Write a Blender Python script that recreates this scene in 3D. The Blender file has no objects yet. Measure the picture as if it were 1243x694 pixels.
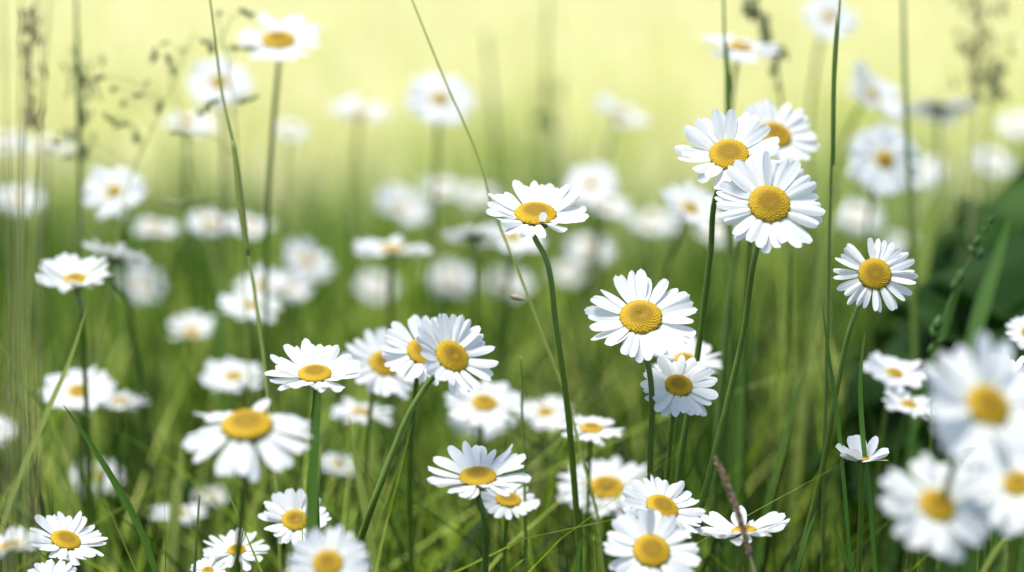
import bpy, math, random
import numpy as np
from mathutils import Vector, Matrix, Quaternion

random.seed(7)
rng = np.random.default_rng(11)
S = bpy.context.scene
COL = S.collection
R_ = math.radians

# ------------------------------------------------------------------ camera, sky, sun, exposure
CAM_H, PITCH, LENS = 0.70, R_(8.5), 85.0
FPX = 1243 * LENS / 36.0
cam_d = bpy.data.cameras.new('camera')
cam = bpy.data.objects.new('camera', cam_d)
COL.objects.link(cam)
cam.location = (0, 0, CAM_H)
cam.rotation_euler = (math.pi / 2 - PITCH, 0, 0)
cam_d.lens, cam_d.sensor_width = LENS, 36
cam_d.clip_start, cam_d.clip_end = 0.02, 2000
cam_d.dof.use_dof = True
cam_d.dof.focus_distance = 1.12
cam_d.dof.aperture_fstop = 4.0
S.camera = cam

SUN_DIR = Vector((-0.26, -0.10, 0.95)).normalized()      # towards the sun
world = bpy.data.worlds.new('World')
S.world = world
world.use_nodes = True
wn = world.node_tree
for n in list(wn.nodes):
    wn.nodes.remove(n)
wo = wn.nodes.new('ShaderNodeOutputWorld')
bg = wn.nodes.new('ShaderNodeBackground')
sky = wn.nodes.new('ShaderNodeTexSky')
sky.sky_type = 'NISHITA'
sky.sun_disc = False
sky.sun_elevation = math.asin(SUN_DIR.z)
sky.sun_rotation = math.atan2(SUN_DIR.x, SUN_DIR.y)
sky.dust_density = 1.6
bg.inputs['Strength'].default_value = 0.13
wn.links.new(sky.outputs[0], bg.inputs['Color'])
wn.links.new(bg.outputs[0], wo.inputs['Surface'])

sun_d = bpy.data.lights.new('sun', 'SUN')
sun = bpy.data.objects.new('sun', sun_d)
COL.objects.link(sun)
sun_d.energy = 2.6
sun_d.angle = R_(20)
sun_d.color = (1.0, 0.955, 0.86)
sun.rotation_euler = (-SUN_DIR).to_track_quat('-Z', 'Y').to_euler()
sun.location = SUN_DIR * 50

S.view_settings.view_transform = 'Standard'
S.view_settings.look = 'None'
S.view_settings.exposure = 1.08
S.view_settings.gamma = 1.0
S.render.engine = 'CYCLES'
S.cycles.use_denoising = True
S.cycles.max_bounces = 10
S.cycles.diffuse_bounces = 6
S.cycles.transmission_bounces = 6
S.cycles.transparent_max_bounces = 8
S.cycles.sample_clamp_indirect = 8

CR = cam.rotation_euler.to_matrix()


def P(px, py, d):
    """the place a pixel shows at depth d metres in front of the camera"""
    return cam.location + CR @ Vector(((px - 621.5) / FPX * d, -(py - 347) / FPX * d, -d))


def camdir(nx, ny, nz):
    return (CR @ Vector((nx, ny, nz))).normalized()


def proj_y(x, y, z):
    q = CR.transposed() @ (Vector((x, y, z)) - cam.location)
    return 347 - q.y / -q.z * FPX


# ------------------------------------------------------------------ materials
def mat(name):
    m = bpy.data.materials.new(name)
    m.use_nodes = True
    nt = m.node_tree
    for n in list(nt.nodes):
        nt.nodes.remove(n)
    return m, nt, nt.nodes.new('ShaderNodeOutputMaterial')


def N(nt, kind, **kw):
    n = nt.nodes.new('ShaderNode' + kind)
    for k, v in kw.items():
        if k in n.inputs.keys():
            n.inputs[k].default_value = v
        else:
            setattr(n, k, v)
    return n


def ramp(nt, stops):
    r = N(nt, 'ValToRGB')
    e = r.color_ramp.elements
    while len(e) < len(stops):
        e.new(0.5)
    for el, (p, c) in zip(e, stops):
        el.position = p
        el.color = (*c, 1)
    return r


def lump(x, y, size, seed):
    """smooth random field over the ground, 0 to 1"""
    g = np.random.default_rng(seed).uniform(0, 1, (64, 64))
    u, v = np.asarray(x) / size + 200, np.asarray(y) / size + 200
    i, j = np.floor(u).astype(int), np.floor(v).astype(int)
    a, b = u - i, v - j
    a, b = a * a * (3 - 2 * a), b * b * (3 - 2 * b)
    q = lambda m, k: g[m % 64, k % 64]
    return q(i, j) * (1 - a) * (1 - b) + q(i + 1, j) * a * (1 - b) + q(i, j + 1) * (1 - a) * b + q(i + 1, j + 1) * a * b


def leafy(name, stops, trans=0.35, rough=0.5, rand='island', noise=60, tcol=1.25, bump=0.0, spec=0.35):
    """thin leaf: reflecting and letting light through, colour varied per blade and with noise"""
    m, nt, out = mat(name)
    r = ramp(nt, stops)
    tc = N(nt, 'TexCoord')
    nz = N(nt, 'TexNoise', Scale=noise, Detail=3)
    nt.links.new(tc.outputs['Object'], nz.inputs['Vector'])
    mx = N(nt, 'Math', operation='MULTIPLY_ADD')
    mx.inputs[1].default_value = 0.55
    nt.links.new(nz.outputs[0], mx.inputs[0])
    if rand == 'tone':
        g = N(nt, 'Attribute', attribute_name='tone')
        ad = N(nt, 'Math', operation='ADD')
        ad.inputs[1].default_value = -0.27
        nt.links.new(g.outputs['Fac'], ad.inputs[0])
        nt.links.new(ad.outputs[0], mx.inputs[2])
    elif rand == 'island':
        g = N(nt, 'NewGeometry')
        ad = N(nt, 'Math', operation='MULTIPLY_ADD')
        ad.inputs[1].default_value = 0.9
        ad.inputs[2].default_value = -0.22
        nt.links.new(g.outputs['Random Per Island'], ad.inputs[0])
        nt.links.new(ad.outputs[0], mx.inputs[2])
    else:
        g = N(nt, 'ObjectInfo')
        ad = N(nt, 'Math', operation='MULTIPLY_ADD')
        ad.inputs[1].default_value = 0.5
        ad.inputs[2].default_value = -0.05
        nt.links.new(g.outputs['Random'], ad.inputs[0])
        nt.links.new(ad.outputs[0], mx.inputs[2])
    nt.links.new(mx.outputs[0], r.inputs[0])
    pb = N(nt, 'BsdfPrincipled')
    pb.inputs['Roughness'].default_value = rough
    pb.inputs['Specular IOR Level'].default_value = spec
    nt.links.new(r.outputs[0], pb.inputs['Base Color'])
    if bump:
        uv = N(nt, 'TexCoord')
        mp = N(nt, 'Mapping')
        mp.inputs['Scale'].default_value = (0.5, 9, 1)
        nb = N(nt, 'TexNoise', Scale=4.0, Detail=2)
        nt.links.new(uv.outputs['UV'], mp.inputs['Vector'])
        nt.links.new(mp.outputs[0], nb.inputs['Vector'])
        b = N(nt, 'Bump', Strength=bump, Distance=0.0006)
        nt.links.new(nb.outputs[0], b.inputs['Height'])
        nt.links.new(b.outputs[0], pb.inputs['Normal'])
    if trans > 0:
        tr = N(nt, 'BsdfTranslucent')
        mc = N(nt, 'Mix', data_type='RGBA', blend_type='MULTIPLY')
        mc.inputs[0].default_value = 1.0
        mc.inputs[7].default_value = (tcol * 1.05, tcol * 1.1, tcol * 0.55, 1)
        nt.links.new(r.outputs[0], mc.inputs[6])
        nt.links.new(mc.outputs[2], tr.inputs['Color'])
        ms = N(nt, 'MixShader')
        ms.inputs[0].default_value = trans
        nt.links.new(pb.outputs[0], ms.inputs[1])
        nt.links.new(tr.outputs[0], ms.inputs[2])
        nt.links.new(ms.outputs[0], out.inputs[0])
    else:
        nt.links.new(pb.outputs[0], out.inputs[0])
    return m


M = {}
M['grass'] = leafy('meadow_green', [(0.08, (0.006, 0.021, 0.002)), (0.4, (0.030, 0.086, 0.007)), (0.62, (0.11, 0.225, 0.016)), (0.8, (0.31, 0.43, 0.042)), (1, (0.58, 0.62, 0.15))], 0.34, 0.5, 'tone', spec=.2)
M['field'] = leafy('field_straw_sun_tint', [(0, (0.46, 0.48, 0.14)), (0.4, (0.72, 0.68, 0.37)), (1, (0.84, 0.78, 0.56))], 0.35, 0.6, noise=8, tcol=1.0)  # straw field, paled further so its colour carries the sunlight's glare
M['stem'] = leafy('stem_green', [(0.1, (0.06, 0.085, 0.010)), (0.35, (0.07, 0.13, 0.012)), (0.65, (0.11, 0.18, 0.018)), (0.95, (0.19, 0.24, 0.045))], 0, 0.38, 'object', 130, spec=.4)
M['leaf'] = leafy('leaf_green', [(0, (0.04, 0.11, 0.015)), (1, (0.09, 0.18, 0.03))], 0.3, 0.45, 'object', 90)
M['blade'] = leafy('blade_green', [(0, (0.045, 0.12, 0.015)), (0.6, (0.09, 0.19, 0.025)), (1, (0.15, 0.25, 0.04))], 0.38, 0.4, 'object', 70, bump=0.6)
M['pale_blade'] = leafy('pale_blade_green', [(0, (0.16, 0.23, 0.03)), (1, (0.38, 0.42, 0.10))], 0.35, 0.45, 'object', 70, bump=0.6)
M['pale_stalk'] = leafy('pale_stalk_green', [(0, (0.20, 0.26, 0.04)), (1, (0.42, 0.44, 0.12))], 0, 0.45, 'object', 70)
M['straw'] = leafy('straw', [(0, (0.30, 0.25, 0.10)), (1, (0.48, 0.42, 0.20))], 0.2, 0.6, 'object', 120)
M['seed'] = leafy('seed_grey_green', [(0, (0.19, 0.24, 0.09)), (0.6, (0.28, 0.31, 0.13)), (1, (0.36, 0.35, 0.18))], 0.3, 0.6, 'island', 200)
M['brown_seed'] = leafy('seed_brown', [(0, (0.16, 0.10, 0.05)), (0.6, (0.27, 0.19, 0.11)), (1, (0.38, 0.30, 0.2))], 0.1, 0.7, 'island', 300)
M['pink_seed'] = leafy('seed_pinkish', [(0, (0.35, 0.22, 0.17)), (1, (0.45, 0.33, 0.24))], 0.2, 0.6, 'object', 200)
M['dark_leaf'] = leafy('dark_leaf_green', [(0.1, (0.006, 0.022, 0.002)), (0.55, (0.013, 0.044, 0.004)), (0.95, (0.06, 0.135, 0.013))], 0.16, 0.6, 'object', 25, spec=.12)  # leaf green darkened further for the shadow inside the bush
M['calyx'] = leafy('calyx_green', [(0, (0.03, 0.06, 0.015)), (0.5, (0.07, 0.12, 0.03)), (1, (0.12, 0.17, 0.05))], 0, 0.55, 'object', 350)
M['tree_leaf'] = leafy('tree_leaf_green', [(0, (0.04, 0.09, 0.015)), (1, (0.09, 0.16, 0.03))], 0.25, 0.5)


def petal_mat():
    m, nt, out = mat('petal_white')
    uv = N(nt, 'TexCoord')
    mp = N(nt, 'Mapping')
    mp.inputs['Scale'].default_value = (0.5, 6.0, 1)
    nz = N(nt, 'TexNoise', Scale=3.0, Detail=3)
    nt.links.new(uv.outputs['UV'], mp.inputs['Vector'])
    nt.links.new(mp.outputs[0], nz.inputs['Vector'])
    oi = N(nt, 'ObjectInfo')
    sx = N(nt, 'SeparateXYZ')
    nt.links.new(uv.outputs['UV'], sx.inputs[0])
    r = ramp(nt, [(0.0, (0.62, 0.68, 0.42)), (0.16, (0.81, 0.82, 0.73)), (0.34, (0.75, 0.755, 0.75)), (1, (0.755, 0.765, 0.77))])
    nt.links.new(sx.outputs[0], r.inputs[0])
    r2 = ramp(nt, [(0.3, (0.93, 0.94, 0.95)), (0.65, (1, 1, 1))])
    nt.links.new(nz.outputs[0], r2.inputs[0])
    mc = N(nt, 'Mix', data_type='RGBA', blend_type='MULTIPLY')
    mc.inputs[0].default_value = 1.0
    nt.links.new(r.outputs[0], mc.inputs[6])
    nt.links.new(r2.outputs[0], mc.inputs[7])
    pb = N(nt, 'BsdfPrincipled')
    pb.inputs['Roughness'].default_value = 0.6
    pb.inputs['Specular IOR Level'].default_value = 0.2
    b = N(nt, 'Bump', Strength=0.5, Distance=0.0005)
    nt.links.new(nz.outputs[0], b.inputs['Height'])
    nt.links.new(b.outputs[0], pb.inputs['Normal'])
    nt.links.new(mc.outputs[2], pb.inputs['Base Color'])
    tr = N(nt, 'BsdfTranslucent')
    tr.inputs['Color'].default_value = (0.84, 0.85, 0.78, 1)
    ms = N(nt, 'MixShader')
    ms.inputs[0].default_value = 0.33
    nt.links.new(pb.outputs[0], ms.inputs[1])
    nt.links.new(tr.outputs[0], ms.inputs[2])
    nt.links.new(ms.outputs[0], out.inputs[0])
    return m


def disc_mat():
    m, nt, out = mat('disc_yellow')
    at = N(nt, 'Attribute', attribute_name='tone')
    r = ramp(nt, [(0.0, (0.15, 0.085, 0.003)), (0.4, (0.235, 0.14, 0.004)), (0.75, (0.40, 0.25, 0.007)), (1, (0.60, 0.40, 0.025))])
    nt.links.new(at.outputs['Fac'], r.inputs[0])
    pb = N(nt, 'BsdfPrincipled')
    pb.inputs['Roughness'].default_value = 0.65
    pb.inputs['Specular IOR Level'].default_value = 0.2
    nt.links.new(r.outputs[0], pb.inputs['Base Color'])
    nt.links.new(pb.outputs[0], out.inputs[0])
    return m


def ground_mat():
    m, nt, out = mat('meadow_soil')
    tc = N(nt, 'TexCoord')
    n1 = N(nt, 'TexNoise', Scale=0.35, Detail=5)
    n2 = N(nt, 'TexNoise', Scale=22, Detail=4)
    for n in (n1, n2):
        nt.links.new(tc.outputs['Object'], n.inputs['Vector'])
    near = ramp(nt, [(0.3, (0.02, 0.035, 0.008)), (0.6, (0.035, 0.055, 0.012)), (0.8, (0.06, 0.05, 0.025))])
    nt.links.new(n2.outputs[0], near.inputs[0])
    far = ramp(nt, [(0.3, (0.44, 0.44, 0.22)), (0.5, (0.57, 0.54, 0.36)), (0.7, (0.63, 0.59, 0.46))])  # far ground colour paled to carry the field's bright sunlight
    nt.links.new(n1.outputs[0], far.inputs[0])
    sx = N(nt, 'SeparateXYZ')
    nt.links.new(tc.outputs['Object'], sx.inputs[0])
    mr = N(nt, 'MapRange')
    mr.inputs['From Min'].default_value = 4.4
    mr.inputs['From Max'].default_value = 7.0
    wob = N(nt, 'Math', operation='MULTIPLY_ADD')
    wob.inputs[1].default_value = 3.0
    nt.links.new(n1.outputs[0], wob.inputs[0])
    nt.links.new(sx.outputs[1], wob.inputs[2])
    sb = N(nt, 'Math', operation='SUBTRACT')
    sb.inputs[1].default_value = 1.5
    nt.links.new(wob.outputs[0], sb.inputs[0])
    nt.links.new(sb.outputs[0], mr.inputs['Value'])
    mc = N(nt, 'Mix', data_type='RGBA')
    nt.links.new(mr.outputs[0], mc.inputs[0])
    nt.links.new(near.outputs[0], mc.inputs[6])
    nt.links.new(far.outputs[0], mc.inputs[7])
    pb = N(nt, 'BsdfPrincipled')
    pb.inputs['Roughness'].default_value = 0.9
    pb.inputs['Specular IOR Level'].default_value = 0.1
    nt.links.new(mc.outputs[2], pb.inputs['Base Color'])
    bm_ = N(nt, 'Bump', Strength=0.8, Distance=0.02)
    nt.links.new(n2.outputs[0], bm_.inputs['Height'])
    nt.links.new(bm_.outputs[0], pb.inputs['Normal'])
    nt.links.new(pb.outputs[0], out.inputs[0])
    return m


def bark_mat():
    m, nt, out = mat('bark')
    tc = N(nt, 'TexCoord')
    mp = N(nt, 'Mapping')
    mp.inputs['Scale'].default_value = (1, 1, 0.2)
    n = N(nt, 'TexNoise', Scale=14, Detail=6)
    nt.links.new(tc.outputs['Object'], mp.inputs[0])
    nt.links.new(mp.outputs[0], n.inputs['Vector'])
    r = ramp(nt, [(0.35, (0.05, 0.035, 0.025)), (0.7, (0.17, 0.13, 0.10))])
    nt.links.new(n.outputs[0], r.inputs[0])
    pb = N(nt, 'BsdfPrincipled')
    pb.inputs['Roughness'].default_value = 0.9
    nt.links.new(r.outputs[0], pb.inputs['Base Color'])
    b = N(nt, 'Bump', Strength=1.0, Distance=0.03)
    nt.links.new(n.outputs[0], b.inputs['Height'])
    nt.links.new(b.outputs[0], pb.inputs['Normal'])
    nt.links.new(pb.outputs[0], out.inputs[0])
    return m


M['petal'], M['disc'], M['ground'], M['bark'] = petal_mat(), disc_mat(), ground_mat(), bark_mat()


# ------------------------------------------------------------------ mesh helpers
class MB:
    def __init__(self):
        self.v, self.f, self.uv = [], [], []          # uv per vertex

    def grid(self, pts, uvs, close_v=False):
        """pts[i][j]: rows i along, columns j across"""
        base = len(self.v)
        nu, nv = len(pts), len(pts[0])
        for i in range(nu):
            for j in range(nv):
                self.v.append(tuple(pts[i][j]))
                self.uv.append(uvs[i][j])
        for i in range(nu - 1):
            for j in range(nv if close_v else nv - 1):
                j2 = (j + 1) % nv
                self.f.append((base + i * nv + j, base + i * nv + j2, base + (i + 1) * nv + j2, base + (i + 1) * nv + j))
        return base

    def tube(self, path, radii, seg=8, cap=True):
        path = [Vector(p) for p in path]
        n = len(path)
        t0 = (path[1] - path[0]).normalized()
        up = Vector((1, 0, 0)) if abs(t0.x) < 0.9 else Vector((0, 1, 0))
        nrm = (up - t0 * up.dot(t0)).normalized()
        rows, uvs = [], []
        for i, p in enumerate(path):
            t = (path[min(i + 1, n - 1)] - path[max(i - 1, 0)]).normalized()
            nrm = (nrm - t * nrm.dot(t)).normalized()
            bn = t.cross(nrm)
            r = radii[i] if hasattr(radii, '__len__') else radii
            rows.append([p + (nrm * math.cos(a) + bn * math.sin(a)) * r * (1 + 0.06 * math.cos(3 * a)) for a in (2 * math.pi * k / seg for k in range(seg))])
            uvs.append([(i / (n - 1), k / seg) for k in range(seg)])
        b = self.grid(rows, uvs, True)
        if cap:
            self.f.append(tuple(b + k for k in range(seg))[::-1])
            self.f.append(tuple(b + (n - 1) * seg + k for k in range(seg)))

    def ribbon(self, path, widths, side, fold=0.25, twist=0.0):
        """grass leaf: three columns folded along the midrib"""
        path = [Vector(p) for p in path]
        n = len(path)
        side = Vector(side)
        rows, uvs = [], []
        for i, p in enumerate(path):
            t = (path[min(i + 1, n - 1)] - path[max(i - 1, 0)]).normalized()
            s = (side - t * side.dot(t)).normalized()
            s = Quaternion(t, twist * i / (n - 1)) @ s
            nn = t.cross(s)
            w = widths[i] / 2
            rows.append([p - s * w + nn * w * fold, p - s * w * .5 + nn * w * fold * .3, p, p + s * w * .5 + nn * w * fold * .3, p + s * w + nn * w * fold])
            uvs.append([(i / (n - 1), q) for q in (0, .25, .5, .75, 1)])
        self.grid(rows, uvs)

    def lens(self, c, axis, length, width, seg=6):
        """seed or spikelet: a spindle along axis"""
        c, axis = Vector(c), Vector(axis).normalized()
        path = [c + axis * length * (t - 0.5) for t in (0, .15, .4, .7, .92, 1)]
        self.tube(path, [width * .5 * k for k in (.15, .7, 1, .75, .3, .04)], seg)

    def mesh(self, name, material, smooth=True):
        me = bpy.data.meshes.new(name)
        me.from_pydata(self.v, [], self.f)
        if self.uv:
            l = me.uv_layers.new(name='UVMap')
            idx = np.empty(len(me.loops), dtype=np.int32)
            me.loops.foreach_get('vertex_index', idx)
            l.data.foreach_set('uv', np.array(self.uv, dtype=np.float32)[idx].ravel())
        if smooth:
            me.polygons.foreach_set('use_smooth', [True] * len(me.polygons))
        me.materials.append(material)
        me.update()
        return me


def link(name, me, parent=None, matrix=None):
    o = bpy.data.objects.new(name, me)
    COL.objects.link(o)
    if parent is not None:
        o.parent = parent
    if matrix is not None:
        o.matrix_local = matrix
    return o


def empty(name, loc, label, cat, group=None):
    e = bpy.data.objects.new(name, None)
    e.empty_display_size = 0.02
    COL.objects.link(e)
    e.location = loc
    e['label'], e['category'] = label, cat
    if group:
        e['group'] = group
    return e


def smooth_path(pts, per=8):
    """Catmull-Rom through the points"""
    p = [Vector(q) for q in pts]
    n = len(p)
    seg = [max(1e-6, (p[i + 1] - p[i]).length) for i in range(n - 1)]
    tan = []
    for i in range(n):
        if i == 0:
            tan.append((p[1] - p[0]) / seg[0])
        elif i == n - 1:
            tan.append((p[-1] - p[-2]) / seg[-1])
        else:
            a, b = seg[i - 1], seg[i]
            tan.append(((p[i] - p[i - 1]) / a * b + (p[i + 1] - p[i]) / b * a) / (a + b))
    out = []
    for i in range(n - 1):
        for k in range(per):
            t = k / per
            t2, t3 = t * t, t * t * t
            out.append(p[i] * (2 * t3 - 3 * t2 + 1) + tan[i] * seg[i] * (t3 - 2 * t2 + t) + p[i + 1] * (3 * t2 - 2 * t3) + tan[i + 1] * seg[i] * (t3 - t2))
    out.append(p[-1])
    return out


def to_ground(p_from, p_to, jitter=0.02):
    """carry the line p_from > p_to on down to the ground, bending it upright"""
    d = p_to - p_from
    d = Vector((d.x, d.y, min(d.z, -1e-3)))
    k = min(1.0, 0.5 * p_to.z / -d.z) if d.z < 0 else 0
    return Vector((p_to.x + d.x * k + random.uniform(-jitter, jitter), p_to.y + d.y * k + random.uniform(0, jitter), 0.0))


# ------------------------------------------------------------------ ground
def build_ground():
    b = MB()
    ys = [-30, -5, 0, 2, 5, 8, 12, 20, 40, 80, 200, 600]
    xs = [-300, -100, -40, -15, -6, -2, 0, 2, 6, 15, 40, 100, 300]
    b.grid([[(x, y, 0) for x in xs] for y in ys], [[(0, 0)] * len(xs)] * len(ys))
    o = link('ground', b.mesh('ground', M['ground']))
    o['kind'] = 'structure'


build_ground()


# ------------------------------------------------------------------ the grass as a mass
def blade_mass(name, bases, heights, widths, lean, segs, material, tone=None):
    n = len(bases)
    t = np.linspace(0, 1, segs + 1)
    az = rng.uniform(0, 2 * np.pi, n)
    ldir = np.stack([np.cos(az), np.sin(az)], 1)
    bend = rng.uniform(1.6, 2.8, n)
    sa = az + np.pi / 2 + rng.normal(0, 0.5, n)
    tw = rng.normal(0, 0.8, n)
    v = np.zeros((n, segs + 1, 3, 3))
    uv = np.zeros((n, segs + 1, 3, 2))
    for i, ti in enumerate(t):
        off = (lean * heights)[:, None] * ldir * (ti ** bend)[:, None]
        z = heights * (ti - 0.22 * lean * ti ** 3)
        w = widths * 0.5 * (1 - ti ** 2.2) * (0.75 + 0.5 * np.sin(np.pi * min(ti * 1.2, 1))) + 1e-5
        a = sa + tw * ti
        s = np.stack([np.cos(a), np.sin(a)], 1)
        f = np.stack([-np.sin(a), np.cos(a)], 1)
        c = bases + off
        for j, k in enumerate((-1, 0, 1)):
            v[:, i, j, :2] = c + s * (w * k)[:, None] + f * (w * 0.3 * abs(k))[:, None]
            v[:, i, j, 2] = z
            uv[:, i, j, 0] = ti
            uv[:, i, j, 1] = j / 2
    nv = (segs + 1) * 3
    q = []
    for i in range(segs):
        for j in range(2):
            a = i * 3 + j
            q.append((a, a + 1, a + 4, a + 3))
    q = np.array(q, dtype=np.int64)
    faces = (q[None] + (np.arange(n) * nv)[:, None, None]).reshape(-1, 4)
    me = bpy.data.meshes.new(name)
    me.vertices.add(n * nv)
    me.vertices.foreach_set('co', v.reshape(-1).astype(np.float32))
    me.loops.add(faces.size)
    me.loops.foreach_set('vertex_index', faces.reshape(-1).astype(np.int32))
    me.polygons.add(len(faces))
    me.polygons.foreach_set('loop_start', (np.arange(len(faces)) * 4).astype(np.int32))
    me.polygons.foreach_set('use_smooth', np.ones(len(faces), dtype=bool))
    me.update(calc_edges=True)
    if tone is not None:
        at = me.attributes.new('tone', 'FLOAT', 'POINT')
        at.data.foreach_set('value', np.repeat(tone, nv).astype(np.float32))
    me.materials.append(material)
    o = link(name, me)
    o['kind'] = 'stuff'
    return o


def near_grass():
    n = 36000
    y = 0.55 + 5.0 * rng.uniform(0, 1, n) ** 1.35
    half = 0.235 * y + 0.45
    x = rng.uniform(-1, 1, n) * half
    den = 0.6 * lump(x, y, 0.11, 3) + 0.4 * lump(x, y, 0.3, 4)
    keep = rng.uniform(0, 1, n) < np.clip((den - 0.27) * 2.6, 0.05, 1)
    x, y = x[keep], y[keep]
    n = len(x)
    d = y * math.cos(PITCH) + 0.05
    mean = np.interp(d, [0.5, 1.05, 1.2, 1.5, 2.0, 3.0, 4.0, 5.5], [720, 715, 660, 550, 430, 290, 235, 208])
    sd = np.interp(d, [0.5, 1.05, 1.2, 1.5, 2.0, 3.0, 5.5], [8, 12, 60, 75, 70, 45, 30])
    py = mean + sd * np.abs(rng.normal(0, 1.3, n)) - sd * 0.35
    py = py + 90 * np.clip((x / d - 0.155) / 0.03, 0, 1)
    py = py + 90 * (0.5 - lump(x, y, 0.13, 5)) * np.clip((d - 1.1) * 2, 0, 1) * np.clip(2.6 / d, .35, 1)
    z = CAM_H - d * np.tan(np.arctan((py - 347) / FPX) + PITCH)
    h = np.clip(z, 0.06, 0.62)
    lean = np.abs(rng.normal(0.22, 0.2, n))
    h = h / np.maximum(1 - 0.22 * lean, .6) * rng.uniform(0.72, 1.0, n)
    w = rng.choice([0.0014, 0.0026, 0.0045, 0.008], n, p=[.3, .34, .24, .12]) * rng.uniform(.8, 1.2, n)
    tone = 0.62 * lump(x, y, 0.16, 6) + 0.30 * lump(x, y, 0.5, 8) + rng.normal(0, .17, n)
    # broader, longer leaves arching out of the sward, singly and in tufts
    k, nt_ = 3000, 250
    ty = 1.13 + 2.6 * rng.uniform(0, 1, nt_) ** 1.3
    tx = rng.uniform(-1, 1, nt_) * (0.235 * ty + 0.3)
    tt = np.where(rng.uniform(0, 1, nt_) < .62, rng.uniform(0, .3, nt_), rng.uniform(.6, 1, nt_))
    pick = rng.integers(0, nt_, k)
    y2 = ty[pick] + rng.normal(0, .026, k)
    x2 = tx[pick] + rng.normal(0, .026, k)
    d2 = y2 * math.cos(PITCH) + 0.05
    py2 = np.interp(d2, [1.05, 1.25, 1.5, 2.0, 2.6, 3.8], [640, 560, 455, 350, 275, 215]) + rng.normal(0, 1, k) * np.interp(d2, [1.0, 1.3, 2, 4], [25, 65, 60, 30]) + 110 * (rng.uniform(0, 1, nt_)[pick] - .4) * np.clip(1.6 / d2, .3, 1)
    py2 = py2 + 90 * np.clip((x2 / d2 - 0.155) / 0.03, 0, 1)
    py2 = np.maximum(py2, np.interp(d2, [1.0, 1.3, 2.0, 3.8], [600, 430, 265, 190]))
    h2 = np.clip(CAM_H - d2 * np.tan(np.arctan((py2 - 347) / FPX) + PITCH), .06, .6)
    l2 = np.abs(rng.normal(0.38, 0.22, k)).clip(0, .95)
    h2 = h2 / np.maximum(1 - 0.22 * l2, .6)
    w2 = rng.uniform(.0035, .0085, k)
    t2 = np.clip(tt[pick] + rng.normal(.04, .10, k), 0, 1.05)
    # fine crisp blades near the plane of focus
    k4 = 240
    y4 = rng.uniform(1.02, 1.3, k4)
    x4 = rng.uniform(-1, 1, k4) * (0.235 * y4)
    d4 = y4 * math.cos(PITCH) + .05
    py4 = np.interp(d4, [1.05, 1.3], [680, 560]) - 110 * rng.uniform(0, 1, k4) ** 3 + rng.normal(0, 25, k4)
    h4 = np.clip(CAM_H - d4 * np.tan(np.arctan((py4 - 347) / FPX) + PITCH), .08, .6)
    # a few wide leaves, pale tone painted in for a sunlit glow
    k3 = 320
    y3 = 1.35 + 1.9 * rng.uniform(0, 1, k3)
    x3 = rng.uniform(-1, 1, k3) * (0.235 * y3 + .1)
    d3 = y3 * math.cos(PITCH) + .05
    py3 = np.interp(d3, [1.3, 1.6, 2.2, 3.4], [560, 450, 350, 260]) + rng.normal(0, 45, k3)
    py3 = py3 + 90 * np.clip((x3 / d3 - 0.155) / 0.03, 0, 1)
    h3 = np.clip(CAM_H - d3 * np.tan(np.arctan((py3 - 347) / FPX) + PITCH), .08, .5)
    l3 = np.abs(rng.normal(.3, .2, k3)).clip(0, .9)
    tone = tone * .70 - .06 - .10 * np.clip((1.9 - d) / .5, 0, 1) + .42 * (lump(x, y, .38, 21) - .5) + .30 * np.clip((d - 1.5) / 2.2, 0, 1)  # tone carries shade in the near sward and light farther off
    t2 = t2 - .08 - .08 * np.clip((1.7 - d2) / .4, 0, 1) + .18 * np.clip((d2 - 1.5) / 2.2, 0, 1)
    x, y, h, lean, w, tone = (np.concatenate(q) for q in ((x, x2), (y, y2), (h, h2), (lean, l2), (w, w2), (tone, t2)))
    x, y, h, lean, w, tone = (np.concatenate(q) for q in ((x, x3, x4), (y, y3, y4), (h, h3, h4), (lean, l3, np.abs(rng.normal(.25, .25, k4)).clip(0, .9)), (w, rng.uniform(.009, .016, k3), rng.uniform(.0012, .003, k4)), (tone, rng.uniform(.85, 1.1, k3), rng.uniform(.3, .9, k4))))
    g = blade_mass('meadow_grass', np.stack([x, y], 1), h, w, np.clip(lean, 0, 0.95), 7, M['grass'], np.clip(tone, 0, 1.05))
    g['label'] = 'dense green meadow grass growing between all the daisies'
    g['category'] = 'grass'


def far_grass():
    n = 46000
    y = 3.8 + 36 * rng.uniform(0, 1, n) ** 1.8
    x = rng.uniform(-1, 1, n) * (0.36 * y + 1.0)
    keep = rng.uniform(0, 1, n) < np.clip((y - 3.6 + 2.5 * (lump(x, y, .9, 31) - .5)) / 4, 0, 1)
    x, y = x[keep], y[keep]
    n = len(x)
    h = rng.uniform(0.10, 0.30, n)
    w = rng.uniform(0.004, 0.008, n) * (0.7 + y / 14)
    g = blade_mass('field_grass', np.stack([x, y], 1), h, w, np.abs(rng.normal(0.35, 0.25, n)).clip(0, .9), 4, M['field'])
    g['label'] = 'pale yellow grass, coloured as sunlit, of the open field behind the meadow'
    g['category'] = 'grass'


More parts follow.
